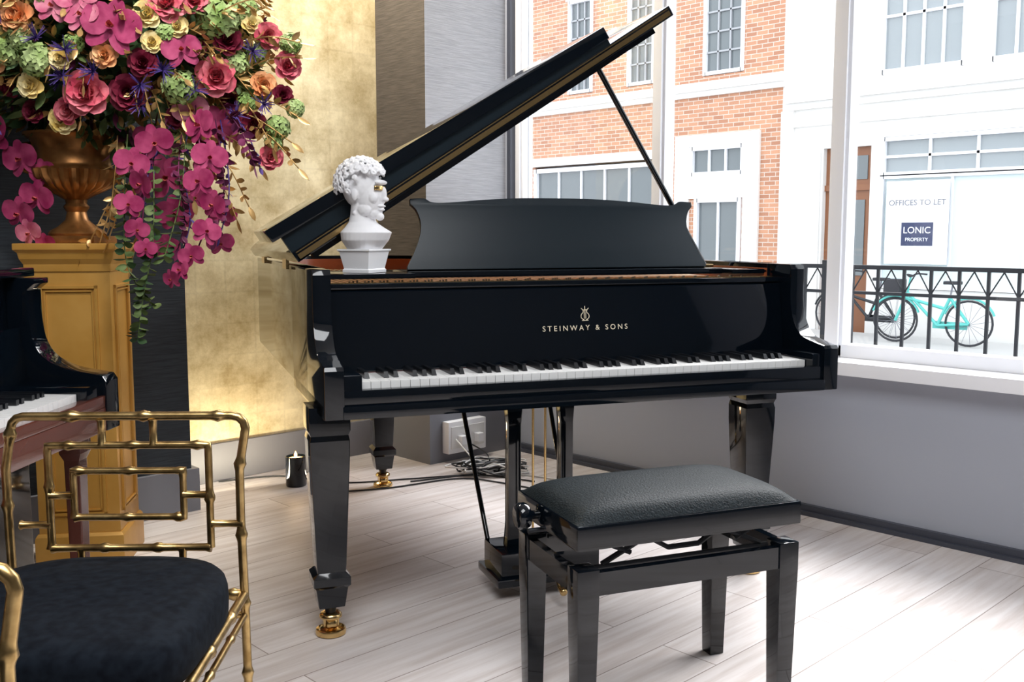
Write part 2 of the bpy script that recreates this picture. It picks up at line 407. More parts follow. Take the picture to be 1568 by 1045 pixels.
# lid
LA=33; hinge=(0,1.012)
def lidT(me):
    c,s_=math.cos(rad(LA)),math.sin(rad(LA))
    for v in me.vertices:
        x,z=v.co.x-hinge[0],v.co.z
        v.co.x=hinge[0]+x*c-z*s_; v.co.z=hinge[1]+x*s_+z*c
lo=offset(outer2,-.012)
lo=[(min(x,1.45) if y<.95 else x,y) for x,y in lo]
lo=[(x,y) for x,y in lo if y>.5]
lid=prism('lid',[(.0,.44),(1.43,.44)]+lo,'xy',0,.034,M_black,gp,.004); lidT(lid.data)
flap=prism('lid_front_flap',[(-.03,.43),(1.19,.43),(1.19,.80),(-.03,.80)],'xy',.050,.090,M_black,gp,.005)
for v in flap.data.vertices: v.co.z+=(1.19-v.co.x)*.030
lidT(flap.data)
fh=boxes('lid_piano_hinge',[(.0,1.19,.446,.470,.033,.052)],M_satin,gp)
for v in fh.data.vertices:
    if v.co.z>.04: v.co.z+=(1.19-v.co.x)*.030
lidT(fh.data)
fb=boxes('lid_edge_reflection',[(.01,1.42,.4370,.442,.006,.021),(.01,1.42,.4380,.442,.026,.029)],M_brass,gp); lidT(fb.data)  # brass strips stand in for the gold reflection along the lid edge
ub=boxes('lid_under_batten',[(.05,1.36,.47,.53,-.018,0)],M_black,gp); lidT(ub.data)
boxes('bass_hinges',[(-.006,.004,.7,.8,.985,1.02),(-.006,.004,1.4,1.5,.985,1.02)],M_brass,gp)
tube('lid_prop',[(W-.108,.60,.98),(1.005,.60,1.012+1.198*math.sin(rad(LA))-.02)],.0095,M_black,gp)
box('prop_socket',W-.13,W-.085,.58,.62,.975,.99,M_brass,gp,.004)
def pleg(name,u,v):
    sqloft(name,[(.055,.055,.64),(.055,.055,.575),(.050,.050,.562),(.053,.053,.548),(.0525,.0525,.50),(.040,.040,.205),(.038,.038,.185),(.050,.050,.172),(.050,.050,.150),(.043,.043,.142),(.035,.035,.085)],M_black,gp,(u,v),.004)
    lathe(name+'_stem',[(.020,.086),(.022,.080),(.016,.074),(.014,.062),(.018,.056)],M_iron,gp,(u,v,0),24)
    lathe(name+'_caster_fork',[(.016,.064),(.026,.062),(.031,.056),(.031,.050),(.020,.048)],M_brass,gp,(u,v,0),28)
    lathe(name+'_caster_wheel',[(.010,-.014),(.021,-.013),(.0235,-.009),(.0235,.009),(.021,.013),(.010,.014)],M_brass,gp,(u,v,.030),28,axis='x')
    boxes(name+'_caster_cheeks',[(u-.021,u-.016,v-.012,v+.012,.024,.056),(u+.016,u+.021,v-.012,v+.012,.024,.056)],M_brass,gp)
    lathe(name+'_caster_cup',[(.036,.0),(.041,.003),(.042,.010),(.040,.017),(.036,.019),(.034,.012),(.028,.0075),(.002,.0068)],M_brass,gp,(u,v,0),36)
pleg('leg_bass',.032,.185); pleg('leg_treble',W-.14,.24); pleg('leg_tail',.50,1.70)
boxes('leg_tail_block',[(.42,.58,1.62,1.78,.63,.66)],M_black,gp)
LX=.700
box('lyre_top',LX-.18,LX+.18,.24,.42,.595,.628,M_black,gp,.004)
sqloft('lyre_post_bass',[(.026,.02,.60),(.020,.018,.52),(.020,.018,.22),(.026,.02,.14)],M_black,gp,(LX-.085,.33),.003)
sqloft('lyre_post_treble',[(.026,.02,.60),(.020,.018,.52),(.020,.018,.22),(.026,.02,.14)],M_black,gp,(LX+.085,.33),.003)
box('lyre_box',LX-.15,LX+.17,.25,.42,.065,.145,M_black,gp,.008)
box('lyre_foot',LX-.165,LX+.185,.235,.435,.045,.070,M_black,gp,.006)
tube('lyre_rod_1',[(LX-.02,.33,.14),(LX-.02,.33,.60)],.004,M_brass,gp,8); tube('lyre_rod_2',[(LX+.02,.33,.14),(LX+.02,.33,.60)],.004,M_brass,gp,8)
tube('lyre_brace_1',[(LX-.13,.42,.10),(LX-.15,.74,.66)],.008,M_black,gp,8); tube('lyre_brace_2',[(LX+.15,.42,.10),(LX+.17,.74,.66)],.008,M_black,gp,8)
for i in range(3):
    x=LX-.08+i*.08
    tube('pedal_%d'%i,catmull([(x,.26,.085),(x,.20,.082),(x,.15,.062),(x,.12,.052)],4),[.007]*8+[.011]*3+[.012,.008],M_brass,gp,10)

# ------------------------------------------------------------------ bust
bu=root('plaster_bust',gp.matrix_basis@Vector((.183,.40,.983)),YAW-24)
bm=bmesh.new()
def ico(c,r,sub=2):
    m4=Matrix.Translation(c)@Matrix.Diagonal((r[0],r[1],r[2],1)); bmesh.ops.create_icosphere(bm,subdivisions=sub,radius=1,matrix=m4)
ico((-.006,0,.246),(.058,.050,.064),3)
ico((.022,0,.215),(.043,.039,.060),3)
ico((.034,0,.172),(.026,.026,.020))
ico((.054,0,.160),(.013,.014,.012))
ico((.059,0,.257),(.010,.032,.008))
ico((.067,0,.224),(.011,.0075,.022))
ico((.075,0,.209),(.009,.009,.007))
ico((.0615,0,.190),(.009,.017,.0042)); ico((.060,0,.180),(.0085,.014,.0045))
for sy in(-1,1):
    ico((.046,sy*.024,.213),(.015,.013,.018)); ico((.0,sy*.047,.222),(.011,.006,.018)); ico((.056,sy*.017,.240),(.006,.009,.005))
    ico((.020,sy*.028,.180),(.024,.013,.018))
for i in range(150):
    z=random.uniform(-.35,1); th_=random.uniform(0,2*math.pi); rr=math.sqrt(max(0,1-z*z))
    d=Vector((rr*math.cos(th_),rr*math.sin(th_),z))
    if d.x>.5 and d.z<.42: continue
    if d.x>.05 and d.z<.0: continue
    if d.x>.2 and d.z<.25: continue
    c=Vector((-.008+d.x*.063,d.y*.055,.254+d.z*.064)); k=random.uniform(.009,.013)
    ico(c,(k,k,k),1)
bm.verts.ensure_lookup_table(); bm.verts.index_update()
vsb=[v.co.copy() for v in bm.verts]
fsb=[tuple(v.index for v in f.verts) for f in bm.faces]; bm.free()
D=[(vsb,fsb)]
N_=130
for i in range(N_):
    z=1-1.35*(i+.5)/N_; th_=i*2.39996; rr=math.sqrt(max(0,1-z*z)); d=Vector((rr*math.cos(th_),rr*math.sin(th_),z))
    if d.x>.42 and d.z<.36: continue
    if d.x>.05 and d.z<.05: continue
    c=Vector((-.008+d.x*.075,d.y*.067,.254+d.z*.074)); q=d.to_track_quat('Z','Y')
    rr_=random.uniform(.008,.0125); st_=random.uniform(0,6.28)
    D.append(sweep_data([c+q@Vector((rr_*(1-k/15)*math.cos(st_+k*.75),rr_*(1-k/15)*math.sin(st_+k*.75),.006*k/12)) for k in range(13)],[.0036]*13,6))
def ellloft(lst,seg=28):
    vs=[];fs=[]
    for cx_,rx,ry,z in lst:
        for i in range(seg):
            a=2*math.pi*i/seg; vs.append(Vector((cx_+rx*math.cos(a),ry*math.sin(a),z)))
    n=len(lst)
    for k in range(n-1):
        for i in range(seg):
            j=(i+1)%seg; fs.append((k*seg+i,k*seg+j,(k+1)*seg+j,(k+1)*seg+i))
    fs.append(tuple(range(seg-1,-1,-1))); fs.append(tuple((n-1)*seg+i for i in range(seg)))
    return vs,fs
D.append(ellloft([(.0,.036,.046,.056),(.002,.048,.060,.070),(.004,.064,.078,.093),(.008,.070,.082,.116),(.002,.054,.060,.130),(-.004,.040,.040,.145),(-.004,.035,.036,.165),(.0,.034,.034,.21)]))
D.append(ellloft([(.0,.040,.046,.0),(.0,.040,.046,.06)]))
for sy in(-1,1): D.append(sweep_data([(.030,sy*.010,.122),(-.012,sy*.034,.175)],[.009,.007],8))
vs,fs=merge(D); bo=add('head_and_neck',mesh('bust',vs,fs),M_plaster,bu)
md=bo.modifiers.new('r','REMESH'); md.mode='VOXEL'; md.voxel_size=.0018; md.use_smooth_shade=True
md=bo.modifiers.new('s','SMOOTH'); md.iterations=2; md.factor=.4
sqloft('plinth',[(.054,.060,.068),(.054,.060,.063),(.050,.055,.060),(.041,.045,.012),(.044,.048,.009),(.044,.048,0)],M_plaster,bu,(0,0),.002)
vs=[];fs=[]
for i in range(13):
    a=rad(-42+i*84/12)
    for z in (.234,.238,.243,.247): vs.append((.020+.0480*math.cos(a),.0455*math.sin(a),z))
for i in range(12):
    for k in range(3): fs.append((i*4+k,(i+1)*4+k,(i+1)*4+k+1,i*4+k+1))
eb=add('gilded_eye_band',mesh('eb',vs,fs),M_brass,bu); so=eb.modifiers.new('s','SOLIDIFY'); so.thickness=.002

# ------------------------------------------------------------------ piano bench
pb=root('piano_bench',C(.137,1.991),YAW+21.8)
BL,BD=.571,.333
box('seat_frame',0,BL,0,BD,.428,.482,M_black,pb,.006)
nx,ny=28,18; vs=[];fs=[]
for j in range(ny+1):
    for i in range(nx+1):
        s_=-1+2*i/nx; t_=-1+2*j/ny
        e=(1-abs(s_)**5)*(1-abs(t_)**4); e=max(e,0)
        vs.append((BL/2+s_*(BL/2-.004),BD/2+t_*(BD/2-.004),.482+.034*e**.42+.006*e))
for j in range(ny):
    for i in range(nx):
        a=j*(nx+1)+i; fs.append((a,a+1,a+nx+2,a+nx+1))
cu=add('leather_cushion',mesh('cush',vs,fs),M_leather,pb,angle=180)
ss=cu.modifiers.new('s','SUBSURF'); ss.levels=1; ss.render_levels=1
for i,(x,y) in enumerate([(.028,.028),(BL-.028,.028),(.028,BD-.028),(BL-.028,BD-.028)]):
    sqloft('leg_%d'%(i+1),[(.026,.026,.385),(.026,.026,.32),(.020,.020,.0)],M_black,pb,(x,y),.003)
boxes('apron',[(.05,BL-.05,.006,.026,.325,.376),(.05,BL-.05,BD-.026,BD-.006,.325,.376),(.006,.026,.05,BD-.05,.325,.376),(BL-.026,BL-.006,.05,BD-.05,.325,.376)],M_black,pb)
zz=[]
for yy in (.045,BD-.045):
    for (a,b) in (((.08,.380),(.19,.430)),((.19,.430),(.245,.398)),((.245,.398),(.325,.398)),((.325,.398),(.38,.430)),((.38,.430),(.49,.380)),((.08,.430),(.15,.398)),((.49,.430),(.42,.398)),((.06,.374),(.51,.374))):
        zz.append(sweep_data([(a[0],yy,a[1]),(b[0],yy,b[1])],.0062,6))
vs,fs=merge(zz); add('lift_mechanism',mesh('zz',vs,fs),M_iron,pb)
tube('mechanism_rod',[(-.02,.22,.415),(BL-.03,.22,.415)],.006,M_iron,pb,8)
lathe('height_knob',[(.010,.0),(.012,-.012),(.026,-.015),(.029,-.022),(.029,-.036),(.025,-.042),(.010,-.044)],M_black,pb,(0,.235,.447),28,axis='x',flute=(2,5,.08,12))

# ------------------------------------------------------------------ bamboo chairs
def bam(p0,p1,r=.0078,pitch=.085):
    p0=Vector(p0);p1=Vector(p1);L=(p1-p0).length; n=max(1,round(L/pitch)); pts=[];rr=[]
    for k in range(n):
        for f,q in ((0,1.32),(.04,1.32),(.10,1.02),(.5,.93),(.90,1.02),(.96,1.32)):
            pts.append(p0.lerp(p1,(k+f)/n)); rr.append(r*q)
    pts.append(p1); rr.append(r*1.32)
    return sweep_data(pts,rr,10)
def bampath(P,r=.0078,pitch=.12):
    P=[Vector(p) for p in P]; pts=[];rr=[]
    out=[P[0]]
    for i in range(len(P)-1):
        L=(P[i+1]-P[i]).length; n=max(1,int(L/.006))
        for k in range(1,n+1): out.append(P[i].lerp(P[i+1],k/n))
    d=0
    for i,p in enumerate(out):
        if i: d+=(p-out[i-1]).length
        m=(d%pitch)/pitch; e=min(m,1-m)*pitch
        pts.append(p); rr.append(r*(1.38 if e<.0045 else (1.12 if e<.010 else .95)))
    return sweep_data(pts,rr,10)
def chair(name,X,Y,rz):
    r_=root(name,C(X,Y),rz); D=[]
    hw=.20; yb=.20; zt=.781; c=.022
    R_=[(hw-.006,yb,0),(hw-.008,yb,.30),(hw-.010,yb,.47),(hw-.013,yb+.002,.60),(hw-.012,yb,.69),(hw,yb,zt-c)]
    R_+=[(hw-c+c*math.cos(rad(a)),yb,zt-c+c*math.sin(rad(a))) for a in (30,60,90)]
    L2=[(-hw-.004,yb,0),(-hw-.006,yb,.30),(-hw-.010,yb,.47),(-hw-.013,yb+.002,.60),(-hw-.012,yb,.69),(-hw,yb,zt-c)]
    L2+=[(-hw+c-c*math.cos(rad(a)),yb,zt-c+c*math.sin(rad(a))) for a in (30,60,90)]
    D.append(bampath(L2+R_[::-1],.0080,.125))
    D.append(bampath([(-.14,yb,.548),(-.14,yb,.730),(.135,yb,.730),(.135,yb,.548)],.0068,.11))
    for x in (-.046,.042): D.append(bam((x,yb,.730),(x,yb,.776),.0068,.06))
    D.append(bam((-.14,yb,.548),(.135,yb,.548),.0068,.09))
    for sx in (-1,1): D.append(bam((sx*.138,yb,.590),(sx*.192,yb,.590),.0064,.06))
    D.append(bampath([(-.098,yb,.603),(-.098,yb,.685),(.090,yb,.685),(.090,yb,.603),(-.098,yb,.603)],.0064,.09))
    D.append(bam((-.14,yb,.642),(-.098,yb,.642),.0066,.05)); D.append(bam((.090,yb,.642),(.135,yb,.642),.0066,.05))
    D.append(bam((-.09,yb,.47),(-.09,yb,.548),.0064,.08)); D.append(bam((.085,yb,.47),(.085,yb,.548),.0064,.08))
    yf=-.235
    D.append(bampath([(-hw,yb,.462),(-hw-.01,yf,.462),(hw+.0,yf,.462),(hw-.01,yb,.462),(-hw,yb,.462)],.0085,.13))
    D.append(bampath([(-hw,yb,.425),(-hw-.01,yf,.425),(hw+.0,yf,.425),(hw-.01,yb,.425),(-hw,yb,.425)],.006,.13))
    for sx in(-1,1):
        D.append(bam((sx*(hw+.004),yf,.462),(sx*(hw+.006),yf-.004,0),.0095,.12))
        D.append(bam((sx*(hw+.004),yf,.15),(sx*(hw-.0),yb,.15),.007,.12))
        D.append(bam((sx*(hw+.004),yf,.28),(sx*(hw-.07),yf,.46),.006,.08))
    D.append(bam((-hw,yb,.18),(hw,yb,.18),.007,.12)); D.append(bam((-hw,yf,.18),(hw,yf,.18),.007,.12))
    vs,fs=merge(D); me=mesh('frame',vs,fs); fixn(me); add('bamboo_frame',me,M_gold,r_,angle=60)
    vs=[];fs=[];n=48; rings=[(.98,.470),(1.0,.478),(1.005,.498),(1.0,.520),(.985,.531),(.95,.539),(.8,.546),(.5,.549),(.01,.551)]
    for s_,z in rings:
        for i in range(n):
            a=2*math.pi*i/n; ca,sa=math.cos(a),math.sin(a)
            vs.append((s_*.203*math.copysign(abs(ca)**(.66 if sa>0 else .4),ca)-.002,-.02+s_*.212*math.copysign(abs(sa)**(.66 if sa>0 else .38),sa),z))
    for k in range(len(rings)-1):
        for i in range(n):
            j=(i+1)%n; fs.append((k*n+i,k*n+j,(k+1)*n+j,(k+1)*n+i))
    fs.append(tuple(range(n-1,-1,-1))); fs.append(tuple((len(rings)-1)*n+i for i in range(n)))
    add('seat_cushion',mesh('sc',vs,fs),M_velvet,r_,angle=70)
    return r_
chair('bamboo_chair',-.655,1.46,YAW+1.5)
chair('bamboo_chair.001',-.658,.68,YAW+2)

# ------------------------------------------------------------------ upright piano (left edge)
up=root('upright_piano',C(-1.015,2.50),YAW-2)
box('case',-.66,-.245,-1.42,0,.0,.985,M_black,up,.006)
box('top_lid',-.68,-.215,-1.44,.02,.985,1.008,M_black,up,.006)
boxes('panel_inlay',[(-.246,-.243,-1.25,-.16,.78,.785),(-.246,-.243,-1.25,-.16,.93,.935),(-.246,-.243,-.165,-.16,.78,.935)],M_brass,up)
prof=[(-.245,.60),(0,.60),(0,.725),(-.01,.740)]+[(v.x,v.y) for v in catmull([(-.03,.744,0),(-.10,.757,0),(-.155,.785,0),(-.182,.83,0),(-.190,.89,0)],5)]+[(-.190,.955),(-.170,.97),(-.170,.984),(-.245,.984)]
prism('arm_far',prof,'xz',-.07,0,M_black,up,.004); prism('arm_near',prof,'xz',-1.42,-1.35,M_black,up,.004)
box('keybed',-.245,-.004,-1.40,-.01,.60,.66,M_brownwood,up,.004)
box('key_slip',-.035,-.004,-1.35,-.07,.66,.690,M_brownwood,up,.004)
box('key_block_far',-.24,-.012,-.15,-.07,.66,.722,M_black,up,.006)
n=52; y0=-1.33; kwu=(1.33-.152)/52
boxes('white_keys',[(-.20,-.037,y0+i*kwu+.0008,y0+(i+1)*kwu-.0008,.68,.706) for i in range(n)],M_ivory,up)
boxes('black_keys',[(-.20,-.095,y0+(i+1)*kwu-.006,y0+(i+1)*kwu+.006,.706,.719) for i in range(51) if i%7 in (0,2,3,5,6)],M_ebony,up)
prism('fallboard',[(-.245,.715),(-.195,.715),(-.215,.86),(-.245,.86)],'xz',-1.35,-.07,M_black,up,.001)
for y in (-.045,-1.375):
    sqloft('toe_leg',[(.028,.030,.60),(.028,.030,.54),(.020,.022,.52),(.016,.018,.12),(.026,.028,.10),(.026,.028,0)],M_brownwood,up,(-.10,y),.003)
boxes('toe_rail',[(-.245,-.07,-.07,-.02,0,.06),(-.245,-.07,-1.40,-1.35,0,.06)],M_brownwood,up)

# ------------------------------------------------------------------ pedestal + urn
PX,PY=-1.432,3.25
pd=root('gilded_pedestal',C(PX,PY),YAW+8)
h=.135
sqloft('body',[(h-.008,h-.008,1.0),(h-.008,h-.008,.09)],M_ochre,pd,(0,0),.003)
sqloft('cap',[(h+.020,h+.020,1.065),(h+.020,h+.020,1.045),(h+.010,h+.010,1.035),(h+.006,h+.006,1.015),(h-.003,h-.003,.998),(h-.003,h-.003,.975)],M_ochre,pd,(0,0),.004)
sqloft('base',[(h-.004,h-.004,.12),(h+.002,h+.002,.11),(h+.004,h+.004,.10),(h+.004,h+.004,0)],M_ochre,pd,(0,0),.004)
q=h-.008; fr=[]
for (z0,z1,hh,t) in ((.18,.93,.088,.009),(.195,.915,.074,.004)):
    for (aa,bb_,cc,dd) in [(-hh,hh,z0,z0+t),(-hh,hh,z1-t,z1),(-hh,-hh+t,z0,z1),(hh-t,hh,z0,z1)]:
        fr.append((aa,bb_,-q-.007,-q,cc,dd)); fr.append((aa,bb_,q,q+.007,cc,dd)); fr.append((q,q+.007,aa,bb_,cc,dd)); fr.append((-q-.007,-q,aa,bb_,cc,dd))
boxes('panel_moulding',fr,M_ochre,pd)
ur=root('bronze_urn',C(PX,PY,1.066),YAW)
sqloft('plinth',[(.092,.092,.022),(.092,.092,0)],M_bronze,ur)
lathe('body',[(.088,.022),(.090,.030),(.082,.040),(.060,.052),(.036,.075),(.030,.100),(.038,.112),(.040,.118),(.032,.128),(.034,.140),(.060,.155),(.098,.180),(.120,.210),(.126,.235),(.118,.245),(.112,.255),(.116,.300),(.130,.330),(.150,.345),(.150,.352),(.135,.352)],M_bronze,ur,(0,0,0),72,flute=(11,13,.14,24))
for sx in(-1,1):
    tube('handle_%s'%('l' if sx<0 else 'r'),catmull([(sx*.115,0,.235),(sx*.16,0,.235),(sx*.185,0,.27),(sx*.165,0,.315),(sx*.125,0,.32)],6),.009,M_bronze,ur)

# ------------------------------------------------------------------ flowers
def fmat(name,c1,c2,rough=.6,metal=0,scale=14):
    return mat(name,c1,rough,metal,noise=(scale,c2),spec=.25)
FM=[fmat('leaf_green',(.020,.050,.018),(.055,.11,.04)),
    fmat('orchid_raspberry',(.26,.016,.08),(.46,.065,.17),scale=22),
    fmat('peony_pink',(.62,.07,.13),(.82,.26,.30),scale=25),
    fmat('rose_yellow',(.86,.62,.16),(.95,.84,.50)),
    fmat('hydrangea_green',(.26,.40,.11),(.48,.60,.27)),
    fmat('rose_peach',(.80,.30,.11),(.90,.52,.26)),
    fmat('thistle_violet',(.045,.028,.16),(.13,.075,.30)),
    fmat('rose_maroon',(.10,.005,.018),(.22,.016,.045)),
    fmat('gilded_leaf',(.36,.20,.06),(.64,.42,.18),.35,.5),
    fmat('orchid_lip',(.30,.0,.04),(.75,.22,.16),scale=60),
    fmat('leaf_olive',(.06,.10,.03),(.15,.20,.07)),
    fmat('plum_leaf',(.08,.010,.045),(.18,.03,.09)),
    fmat('orchid_pale',(.52,.10,.20),(.74,.28,.37),scale=22),
    ]
FV=[];FF=[];FI=[]
def put(vs,fs,mi,M4):
    b=len(FV)
    for v in vs: FV.append(M4@Vector(v))
    for f in fs: FF.append(tuple(b+i for i in f)); FI.append(mi)
def petal(L,Wd,cup=.3,curl=.2,nu=4,nv=5,tip=.85,jit=0):
    vs=[];fs=[]
    for j in range(nv+1):
        t=j/nv; w_=Wd*(max(0.0,math.sin(math.pi*(t*tip+.06)))**.7)
        if j==0: w_=Wd*.12
        for i in range(nu+1):
            s_=-1+2*i/nu
            vs.append((s_*w_/2,t*L*(1-.06*s_*s_),cup*w_*s_*s_*.5+curl*L*t*t+random.uniform(-jit,jit)))
    for j in range(nv):
        for i in range(nu):
            a=j*(nu+1)+i; fs.append((a,a+1,a+nu+2,a+nu+1))
    return vs,fs
def frame(pos,n,spin=0):
    q=Vector(n).normalized().to_track_quat('Z','Y')
    return Matrix.Translation(pos)@q.to_matrix().to_4x4()@Matrix.Rotation(spin,4,'Z')
def rose(pos,n,R,mi):
    F=frame(pos,n,random.uniform(0,6.28))
    for k,(np_,tilt,L,Wd) in enumerate([(6,22,1.0,1.0),(6,42,.92,.92),(5,60,.80,.80),(4,74,.62,.62),(3,84,.50,.45)]):
        for i in range(np_):
            a=2*math.pi*(i+.5*(k%2))/np_+random.uniform(-.15,.15)
            v,f=petal(R*L,R*Wd,.55,-.12 if k<2 else .12,3,4,.72,R*.02)
            put(v,f,mi,F@Matrix.Rotation(a,4,'Z')@Matrix.Translation((0,R*.05,0))@Matrix.Rotation(rad(tilt+random.uniform(-5,5)),4,'X'))
def orchid(pos,n,R,mi):
    F=frame(pos,n,random.uniform(-.35,.35))
    for a,L,Wd,tl in ((0,.95,.62,8),(138,.95,.58,4),(-138,.95,.58,4),(74,1.0,1.15,14),(-74,1.0,1.15,14)):
        v,f=petal(R*L,R*Wd,.10,-.10,4,5,.80,R*.015); put(v,f,mi,F@Matrix.Rotation(rad(a),4,'Z')@Matrix.Rotation(rad(tl),4,'X'))
    for a in (180,150,-150,0):
        v,f=petal(R*.36,R*.26,.6,.3,2,3); put(v,f,9,F@Matrix.Translation((0,0,R*.06))@Matrix.Rotation(rad(a),4,'Z')@Matrix.Rotation(rad(55),4,'X'))
def ball(R,sub=2):
    b=bmesh.new(); bmesh.ops.create_icosphere(b,subdivisions=sub,radius=R); b.verts.index_update()
    r_=([v.co.copy() for v in b.verts],[tuple(v.index for v in f.verts) for f in b.faces]); b.free(); return r_
def hydr(pos,n,R,mi=4):
    N=130
    for i in range(N):
        z=1-2*(i+.5)/N; th=i*2.39996; r_=math.sqrt(1-z*z); d=Vector((r_*math.cos(th),r_*math.sin(th),z))
        F=frame(Vector(pos)+d*R*random.uniform(.86,.97),d+Vector((random.uniform(-.5,.5),random.uniform(-.5,.5),random.uniform(-.5,.5))),random.uniform(0,6))
        for k in range(4):
            put([(0,0,0),(R*.11,R*.10,R*.03),(0,R*.23,R*.04),(-R*.11,R*.10,R*.03)],[(0,1,2,3)],mi,F@Matrix.Rotation(k*math.pi/2,4,'Z'))
    v,f=ball(R*.80); put(v,f,10,Matrix.Translation(pos))
def thistle(pos,n,R,mi=6):
    F=frame(pos,n)
    for i in range(26):
        el=random.uniform(15,85); az=random.uniform(0,360)
        put([(-R*.05,0,0),(R*.05,0,0),(R*.02,R,0),(-R*.02,R,0)],[(0,1,2,3)],mi,F@Matrix.Rotation(rad(az),4,'Z')@Matrix.Rotation(rad(el),4,'X'))
def leaf(pos,d,L,Wd,mi,roll=None):
    d=Vector(d).normalized(); q=d.to_track_quat('Y','Z'); M4=Matrix.Translation(pos)@q.to_matrix().to_4x4()@Matrix.Rotation(random.uniform(-1.2,1.2) if roll is None else roll,4,'Y')
    v,f=petal(L,Wd,-.25,random.uniform(-.2,.1),2,4,.94); put(v,f,mi,M4)
def spray(P,nl,L,Wd,mi,smi=None,r=.0022):
    pts=catmull(P,6); v,f=sweep_data(pts,r,5); put(v,f,mi if smi is None else smi,Matrix())
    for i in range(nl):
        t=.12+.86*i/nl; k=min(len(pts)-2,int(t*(len(pts)-1))); p=pts[k]; T=(pts[k+1]-pts[k]).normalized()
        side=T.cross(Vector((random.uniform(-1,1),random.uniform(-1,1),random.uniform(-1,1)))).normalized()
        leaf(p,T*.6+side*(1 if i%2 else -1),L*random.uniform(.7,1.15)*(1.1-.35*t),Wd,mi)
    leaf(pts[-1],(pts[-1]-pts[-2]),L,Wd,mi)
CX,CY,CZ=.13,0.01,1.71; RX,RY,RZ=.48,.28,.35
def okp(p):
    return C(PX+p[0],PY+p[1]).y<3.56
def surf(d,k=1.0): return Vector((CX+d.x*RX*k,CY+d.y*RY*k,CZ+d.z*RZ*k))
v,f=ball(1,3); v=[Vector((p.x*RX*.72,p.y*RY*.70,p.z*RZ*.72))*(1+random.uniform(-.08,.08)) for p in v]; put(v,f,0,Matrix.Translation((CX,CY,CZ)))
def fy(x,z,extra=0):
    s_=1-((x-CX)/RX)**2-((z-CZ)/RZ)**2
    return CY-RY*math.sqrt(max(s_,0.05))-extra
OX=-.136
used=[]
def hero(x,z,kind,R,mi=None,ex=.02):
    y=fy(x,z,ex); n=Vector(((x-CX)*.7,-.75,(z-CZ)*.5+.1)); pos=Vector((x,y,z)); used.append((pos,R))
    {'o':orchid,'r':rose,'h':hydr,'t':thistle}[kind](pos,n,R,mi)
for px,pz,R,mi in [(155,15,.072,12),(200,58,.090,1),(158,42,.055,12),(235,268,.078,1),(247,325,.064,1),(322,192,.076,1),(285,168,.058,12),(30,300,.062,1),(8,240,.066,1),(0,325,.060,1),(230,378,.048,1),(318,372,.045,1),(322,325,.048,1),(15,356,.050,12),(290,85,.060,1),(118,30,.055,12),(212,208,.048,1),(40,372,.036,1),(-20,60,.08,1),(-40,200,.08,1),(280,300,.045,1),(300,255,.045,1),(42,262,.05,1)]:
    hero(px*.002+OX,1.81-pz*.002,'o',R,mi,.05)
for px,pz,R,mi in [(325,117,.064,2),(150,148,.070,2),(270,18,.062,2),(398,236,.042,2),(390,125,.044,5),(428,95,.046,2),(112,172,.042,2),(66,137,.042,3),(100,184,.046,3),(120,102,.038,3),(246,36,.044,3),(250,75,.034,3),(283,50,.036,3),(18,30,.046,3),(28,72,.038,3),(184,96,.042,5),(196,0,.040,5),(207,148,.058,7),(60,42,.055,5),(235,105,.045,7),(372,185,.045,7),(345,62,.048,7),(305,8,.05,2),(8,105,.05,5),(400,50,.045,2),(55,172,.036,7),(300,220,.04,7),(-30,130,.06,5),(420,140,.035,7),(375,30,.036,3),(340,150,.036,7),(262,178,.036,7)]:
    hero(px*.002+OX,1.81-pz*.002,'r',R,mi,.03)
for px,pz,R in [(35,88,.044),(82,102,.050),(335,30,.064),(278,135,.052),(243,210,.050),(352,92,.042),(412,190,.040),(360,5,.048),(60,70,.038),(405,215,.030),(100,8,.045),(365,150,.035),(435,60,.035),(140,80,.03),(-10,60,.04),(440,160,.03),(268,60,.03),(385,75,.034)]:
    hero(px*.002+OX,1.81-pz*.002,'h',R,4,.03)
for px,pz in [(125,127),(95,75),(232,137),(352,172),(225,165),(170,122),(300,140),(380,75),(135,92),(40,45),(395,155),(265,115)]:
    hero(px*.002+OX,1.81-pz*.002,'t',.045,6,.07)
cnt=0
while cnt<170:
    z=random.uniform(-.6,1); th_=random.uniform(0,6.283); r_=math.sqrt(1-z*z); d=Vector((r_*math.cos(th_),r_*math.sin(th_),z))
    p=surf(d,random.uniform(.90,1.02))
    if not okp(p+Vector((0,.03,0))): cnt+=1; continue
    if any((p-q_).length<(rr+.024) for q_,rr in used): cnt+=.25; continue
    k=random.random(); R=random.uniform(.03,.046); used.append((p,R))
    if k<.35: rose(p,d,R,random.choice([2,3,3,7,5,5]))
    elif k<.48: orchid(p,d,R*1.2,random.choice([1,12]))
    elif k<.68: hydr(p,d,R*.8,4)
    elif k<.8: thistle(p,d,R,6)
    else: rose(p,d,R,7)
    cnt+=1
for i in range(1800):
    z=random.uniform(-1,1); th_=random.uniform(0,6.283); r_=math.sqrt(1-z*z); d=Vector((r_*math.cos(th_),r_*math.sin(th_),z))
    p=surf(d,random.uniform(.76,1.02))
    if not okp(p+Vector((0,.05,0))): continue
    leaf(p,d+Vector((random.uniform(-.8,.8),random.uniform(-.8,.5),random.uniform(-.8,.8))),random.uniform(.045,.08),random.uniform(.018,.034),random.choice([0,0,10,10,10,11,8,8]))
for i in range(85):
    th_=random.uniform(3.3,6.1); z=random.uniform(-.45,.85); r_=math.sqrt(1-z*z); d=Vector((r_*math.cos(th_),r_*math.sin(th_),z))
    p=surf(d,.9); e=surf(d,1.16)+Vector((random.uniform(-.05,.05),-.02,random.uniform(-.04,.04)))
    spray([p,(p+e)/2+Vector((0,-.01,.01)),e],7,.040,.016,8 if i%4 else 10)
